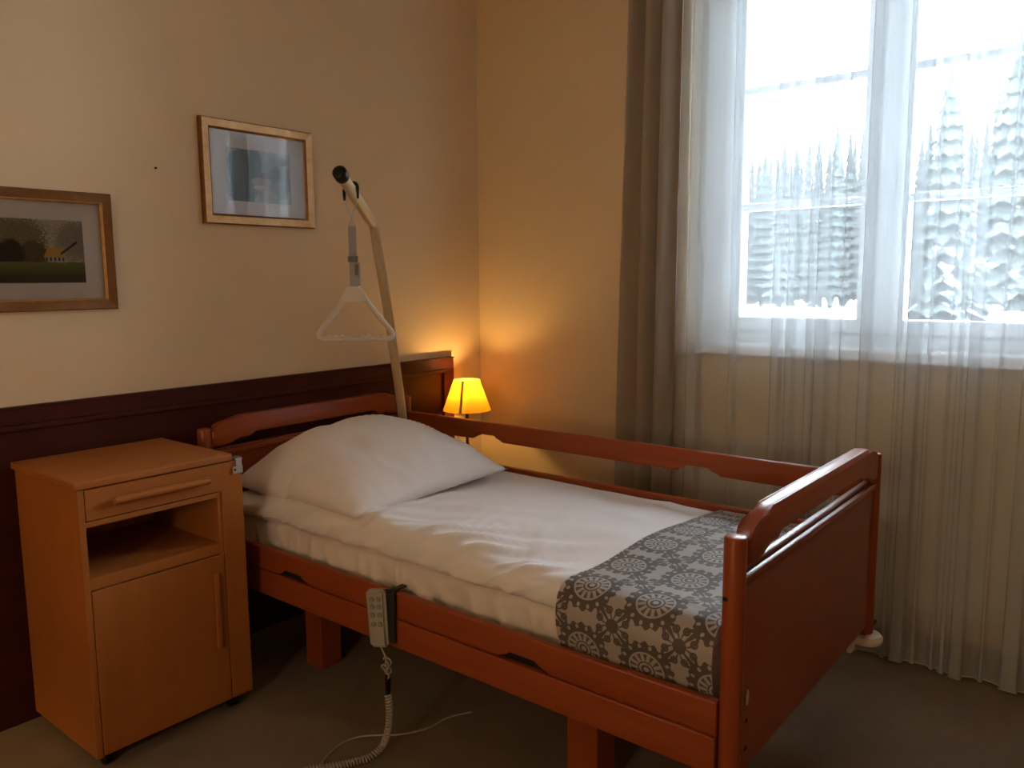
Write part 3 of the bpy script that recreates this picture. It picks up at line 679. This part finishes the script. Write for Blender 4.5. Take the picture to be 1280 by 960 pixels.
# ------------------------------------------------------------------ wall lamps
def lamp(x, y, wx, label):
    L = thing('wall_lamp', label, 'lamp', (x, y, .575), 'yellow shaded wall lamps beside the beds')
    b = B(); lathe(b, [(.004, 0), (.011, .004), (.012, .018), (.008, .026), (.0085, .20), (.012, .205), (.012, .235), (.008, .24)], (x, y, .575), 16); obj('stem', b, 'lamp_brass', L, 40)
    b = B(); tube(b, catmull([(x, y, .640), (x+(wx-x)*.4, y+(WY-y)*.5, .632), (wx, WY-.010, .645)], 6), .007, 10); obj('arm', b, 'lamp_brass', L, 50)
    b = B(); tube(b, [(wx, WY-.001, .645), (wx, WY-.010, .645), (wx, WY-.016, .645)], [.030, .030, .02], 20); obj('wall_plate', b, 'lamp_brass', L, 40)
    b = B(); n = 40; z0, z1, r0, r1 = .768, .917, .117, .063
    rings = [[b.verts.new((x+(r0+(r1-r0)*t)*cos(2*pi*k/n), y+(r0+(r1-r0)*t)*sin(2*pi*k/n), z0+(z1-z0)*t)) for k in range(n)] for t in (0, .03, .5, .97, 1)]
    for A, D in zip(rings, rings[1:]):
        for k in range(n): b.faces.new((A[k], A[(k+1) % n], D[(k+1) % n], D[k]))
    sh = obj('shade', b, 'shade', L, 60)
    # vertical seam strip towards the room
    a = math.atan2(-y, -x)-.28; b = B()
    q = [[b.verts.new((x+(r0+.0012+(r1-r0)*t)*cos(a+s/(r0+(r1-r0)*t)), y+(r0+.0012+(r1-r0)*t)*sin(a+s/(r0+(r1-r0)*t)), z0+(z1-z0)*t)) for s in (-.006, .006)] for t in (0, 1)]
    b.faces.new((q[0][0], q[0][1], q[1][1], q[1][0])); obj('shade_seam', b, 'shade_seam', sh)
    b = B(); bmesh.ops.create_icosphere(b, subdivisions=2, radius=.017); bmesh.ops.translate(b, verts=b.verts[:], vec=(x, y, .874)); obj('bulb', b, 'bulb', L, 180)
    b = B(); lathe(b, [(.013, 0), (.013, .03)], (x, y, .815), 12)
    for k in range(3): tube(b, [(x, y, .835), (x+cos(2*pi*k/3)*.083, y+sin(2*pi*k/3)*.083, .862)], .0015, 6)
    obj('bulb_holder', b, 'lamp_brass', L, 40)
lamp(2.885, 2.620, 2.985, 'lit wall lamp with yellow shade in the corner past the bed')
lamp(.10, 2.610, .0, 'lit yellow wall lamp further left along the wall, beyond the cottage picture')

# ------------------------------------------------------------------ fill lamp, added out of view to lift the shaded near side
t = NT('fill_lamp_glass'); t.pr(Base_Color=(.9, .85, .75, 1), Roughness=.3, Emission_Color=(1, .76, .50, 1), Emission_Strength=FILL); MAT['opal'] = t.m
LX, LY, LZ = -1.5, .58, 1.34
cl_ = thing('fill_lamp', 'added fill lamp with opal globe on a stand, unseen left of the view', 'lamp', (LX, LY, 0))
obj('base', lathe(B(), [(.15, 0), (.15, .015), (.03, .03), (.02, .05)], (LX, LY, 0), 32), 'lamp_brass', cl_, 40)
obj('pole', tube(B(), [(LX, LY, .04), (LX, LY, LZ-.19)], .012, 12), 'lamp_brass', cl_, 40)
obj('globe_holder', lathe(B(), [(.02, 0), (.06, .02), (.06, .045)], (LX, LY, LZ-.235), 24), 'lamp_brass', cl_, 40)
b = B(); bmesh.ops.create_uvsphere(b, u_segments=20, v_segments=12, radius=.2); bmesh.ops.translate(b, verts=b.verts[:], vec=(LX, LY, LZ)); obj('fill_globe', b, 'opal', cl_, 180)

# ------------------------------------------------------------------ radiator
rad = thing('radiator', 'cream panel radiator under the window behind the sheer curtain', 'radiator', (3.12, .78, .2))
obj('front_panel', box(B(), 3.093, 3.106, .02, 1.50, .205, .725, .004), 'radiator_paint', rad); obj('rear_panel', box(B(), 3.135, 3.148, .02, 1.50, .205, .725, .004), 'radiator_paint', rad)
b = B()
for k in range(72): 
    y = .03+k*.0203; prism(b, [(3.098, y), (3.143, y+.012), (3.143, y+.018), (3.098, y+.006)], 2, .722, .732)
box(b, 3.093, 3.098, .02, 1.50, .72, .735); box(b, 3.143, 3.148, .02, 1.50, .72, .735); obj('top_grille', b, 'radiator_paint', rad)
b = B()
for y in (.25, 1.27): obj('wall_bracket', box(B(), 3.106, 3.164, y, y+.03, .30, .65), 'radiator_paint', rad)
for y in (.06, 1.46): obj('pipe', tube(B(), [(3.12, y, 0), (3.12, y, .21)], .009), 'radiator_paint', rad)

# ------------------------------------------------------------------ curtains
tag(obj('curtain_track', box(B(), 2.98, 3.09, -.9, 2.0, ZC-.045, ZC, .004), 'sill_white'), 'white curtain track on the ceiling above the window', 'curtain track')
def drape(name, y0t, y1t, y0b, y1b, x, n, amp, label, seed):
    rows = []; NZ = 14; NP = n*16
    for k in range(NZ+1):
        t = k/NZ; z = ZC-.045-t*(ZC-.045-.015); row = []
        a0 = y0t+(y0b-y0t)*t; a1 = y1t+(y1b-y1t)*t
        for i in range(NP+1):
            s = i/NP; ph = s*n*2*pi+.8*hsh(s*3, seed, t*.7)
            row.append((x+amp*(sin(ph)+.25*sin(2*ph+1))*(1+.15*hsh(s*4, t, seed)), a0+(a1-a0)*s+.012*cos(ph)+.004*hsh(s*7, t*2, seed), z))
        rows.append(row)
    b = B(); sheet(b, rows); bmesh.ops.solidify(b, geom=b.faces[:], thickness=.002)
    tag(obj(name, b, 'drape', None, 80), label, 'curtain')
drape('drape_curtain', 1.545, 1.775, 1.565, 1.838, 3.0, 3, .032, 'heavy taupe drape hanging at the left of the window', 2.0)
drape('drape_curtain', -.62, -.35, -.65, -.33, 3.0, 4, .026, 'heavy taupe drape at the far right end of the window', 5.0)
# sheer: a long strip; at each listed place the cloth doubles back into a narrow S fold
FOLDS = [(1.50, .05), (1.33, .024), (1.150, .034), (1.098, .030), (1.022, .026), (.982, .044), (.918, .006), (.826, .034), (.722, .014), (.672, .044), (.622, .012), (.556, .008), (.524, .014), (.480, .034), (.40, .012), (.315, .050), (.20, .03), (.09, .04), (-.04, .03), (-.17, .05), (-.29, .03), (-.42, .04)]
def sheer():
    def pathpts(t):
        pts = []; y = 1.60; base = 3.052; i = 0
        def flat(ya, yb, k0):
            n = max(2, int((ya-yb)/.012)); 
            for j in range(n): 
                yy = ya+(yb-ya)*j/n; pts.append((base+.012*hsh(yy*5, .3, t*.25)+.006*sin(yy*37)*t, yy))
        for c, wd in FOLDS:
            wd2 = wd*(1+.25*hsh(c*9, t*1.1, 3)); cc = c+.012*hsh(c*7, t*.9, 8)
            a, b_ = cc+wd2/2, cc-wd2/2
            if y > a+.004: flat(y, a+.002, 0)
            g = min(.014, .3*wd2+.003)
            # the cloth doubles back several times: three layers over the fold width
            for L_ in range(3):
                ya, yb = (a, b_) if L_ % 2 == 0 else (b_, a)
                for s in range(7):
                    q = s/7; pts.append((base-.004-g*(.7*(L_+q))-(.003*sin(pi*q)), ya+(yb-ya)*q))
            pts.append((base-.004-g*2.1, b_))
            y = b_-.001
        flat(y, -.55, 0); return pts
    NZ = 12; z1, z0 = ZC-.046, .012; rows = []
    for k in range(NZ+1):
        t = k/NZ; rows.append([(x, y, z1+(z0-z1)*t+(.010*hsh(y*9, 3, 1) if k == NZ else 0)) for x, y in pathpts(t)])
    m = min(len(r) for r in rows); mx = max(len(r) for r in rows)
    rows = [r[:m] for r in rows]
    b = B(); sheet(b, rows); o = obj('sheer_curtain', b, 'sheer', None, 180); tag(o, 'long white sheer curtain hanging in folds across the whole window', 'curtain')
    b = B(); last = rows[-1]; tube(b, [(x, y, z+.002) for x, y, z in last], .0028, 5); obj('hem', b, 'sheer_hem', o, 60)
sheer()

# ------------------------------------------------------------------ outside: snow and conifers
GZO = -.9
bm = B(); rows = []
for i in range(41):
    x = 3.7+(i/40)**2*260; rows.append([(x, -160+j*8, GZO+.5*hsh(x*.05, j*.3, 2)*min(1, (x-3.7)/20)) for j in range(48)])
sheet(bm, rows); tag(raw('snow_ground', bm, 'snow', None, 180), 'snow covered ground outside the window', 'snow', None, 'structure')
def conifer_mesh(seed, H, rad_):
    r = random.Random(seed); b = B(); tiers = 18
    for k in range(tiers):
        f = k/(tiers-1); z = H*(.035+.925*f); R0 = rad_*(1-f)**.85+.15; n = 11; top = (0, 0, z+H*.085); off = r.random()*6
        tv = b.verts.new(top); ring_ = []
        for j in range(n*2):
            a = off+pi*j/n; q = R0*(1 if j % 2 == 0 else .80)*(.80+.4*r.random()); ring_.append(b.verts.new((q*cos(a), q*sin(a), z-(.20*q if j % 2 == 0 else .02*q)-.1*r.random())))
        for j in range(n*2): b.faces.new((tv, ring_[j], ring_[(j+1) % (n*2)]))
    return b
def trunk_mesh(H): return tube(B(), [(0, 0, -.8), (0, 0, H*.5), (0, 0, H*.97)], [H*.014, H*.009, .02], 8)
def conifer(x, y, H, rad_, seed, label, group=None, src=None):
    t = thing('conifer_tree', label, 'tree', (x, y, GZO), group); 
    if src is None:
        b = trunk_mesh(H); bmesh.ops.translate(b, verts=b.verts[:], vec=(x, y, GZO)); tk = obj('trunk', b, 'bark', t, 60)
        b = conifer_mesh(seed, H, rad_); bmesh.ops.translate(b, verts=b.verts[:], vec=(x, y, GZO)); fo = raw('foliage', b, 'dark_needles' if group else 'needles', t)
    else:
        for ch in src.children:
            c = ch.copy(); COL.objects.link(c); c.parent = t
        s = H/14.0; t.scale = (.98, .98, s); t.rotation_euler = (0, 0, seed*1.3)
    return t
far_label = 'dark conifer in the hazy line of trees far beyond the snow'
fg = 'conifers of the distant tree line'
src = []; rn = random.Random(11); k = 0
for row, x in enumerate((60, 65, 70, 75, 80, 85, 90, 95)):
    for i in range(13):
        y = x*(-.12+(i+(row*.382) % 1)*.062)+rn.uniform(-.05, .05); H = rn.uniform(11.4, 13.6)*(1+.04*row)
        tr_ = conifer(x+rn.uniform(-.3, .3), y, 14 if len(src) < 3 else H, 1.42, k+1, far_label, fg, src[k % 3] if len(src) >= 3 else None); k += 1
        if len(src) < 3: src.append(tr_)
conifer(40, 7.9, 11.0, 2.3, 31, 'slender snowy conifer standing nearest, seen through the right window half', None)
conifer(54, 7.3, 15.6, 3.2, 35, 'taller dark conifer behind the slender one at the right window edge', None)
b = B(); q0 = Vector((24, 7.5, GZO)); rb = random.Random(3)
for k in range(9):
    a = rb.uniform(0, 6.28); d = Vector((cos(a)*.4, sin(a)*.55, 1)).normalized()
    tube(b, catmull([q0+Vector((0, 0, .2)), q0+d*1.0, q0+d*1.7+Vector((0, sin(a)*.25, .1))], 4), [.09]*4+[.07]*4+[.03], 7)
lathe(b, [(.5, 0), (.42, .3), (.15, .6)], q0, 12); tag(obj('snowy_shrub', b, 'snow', None, 60), 'small forked shrub coated in snow outside the left window half', 'shrub')
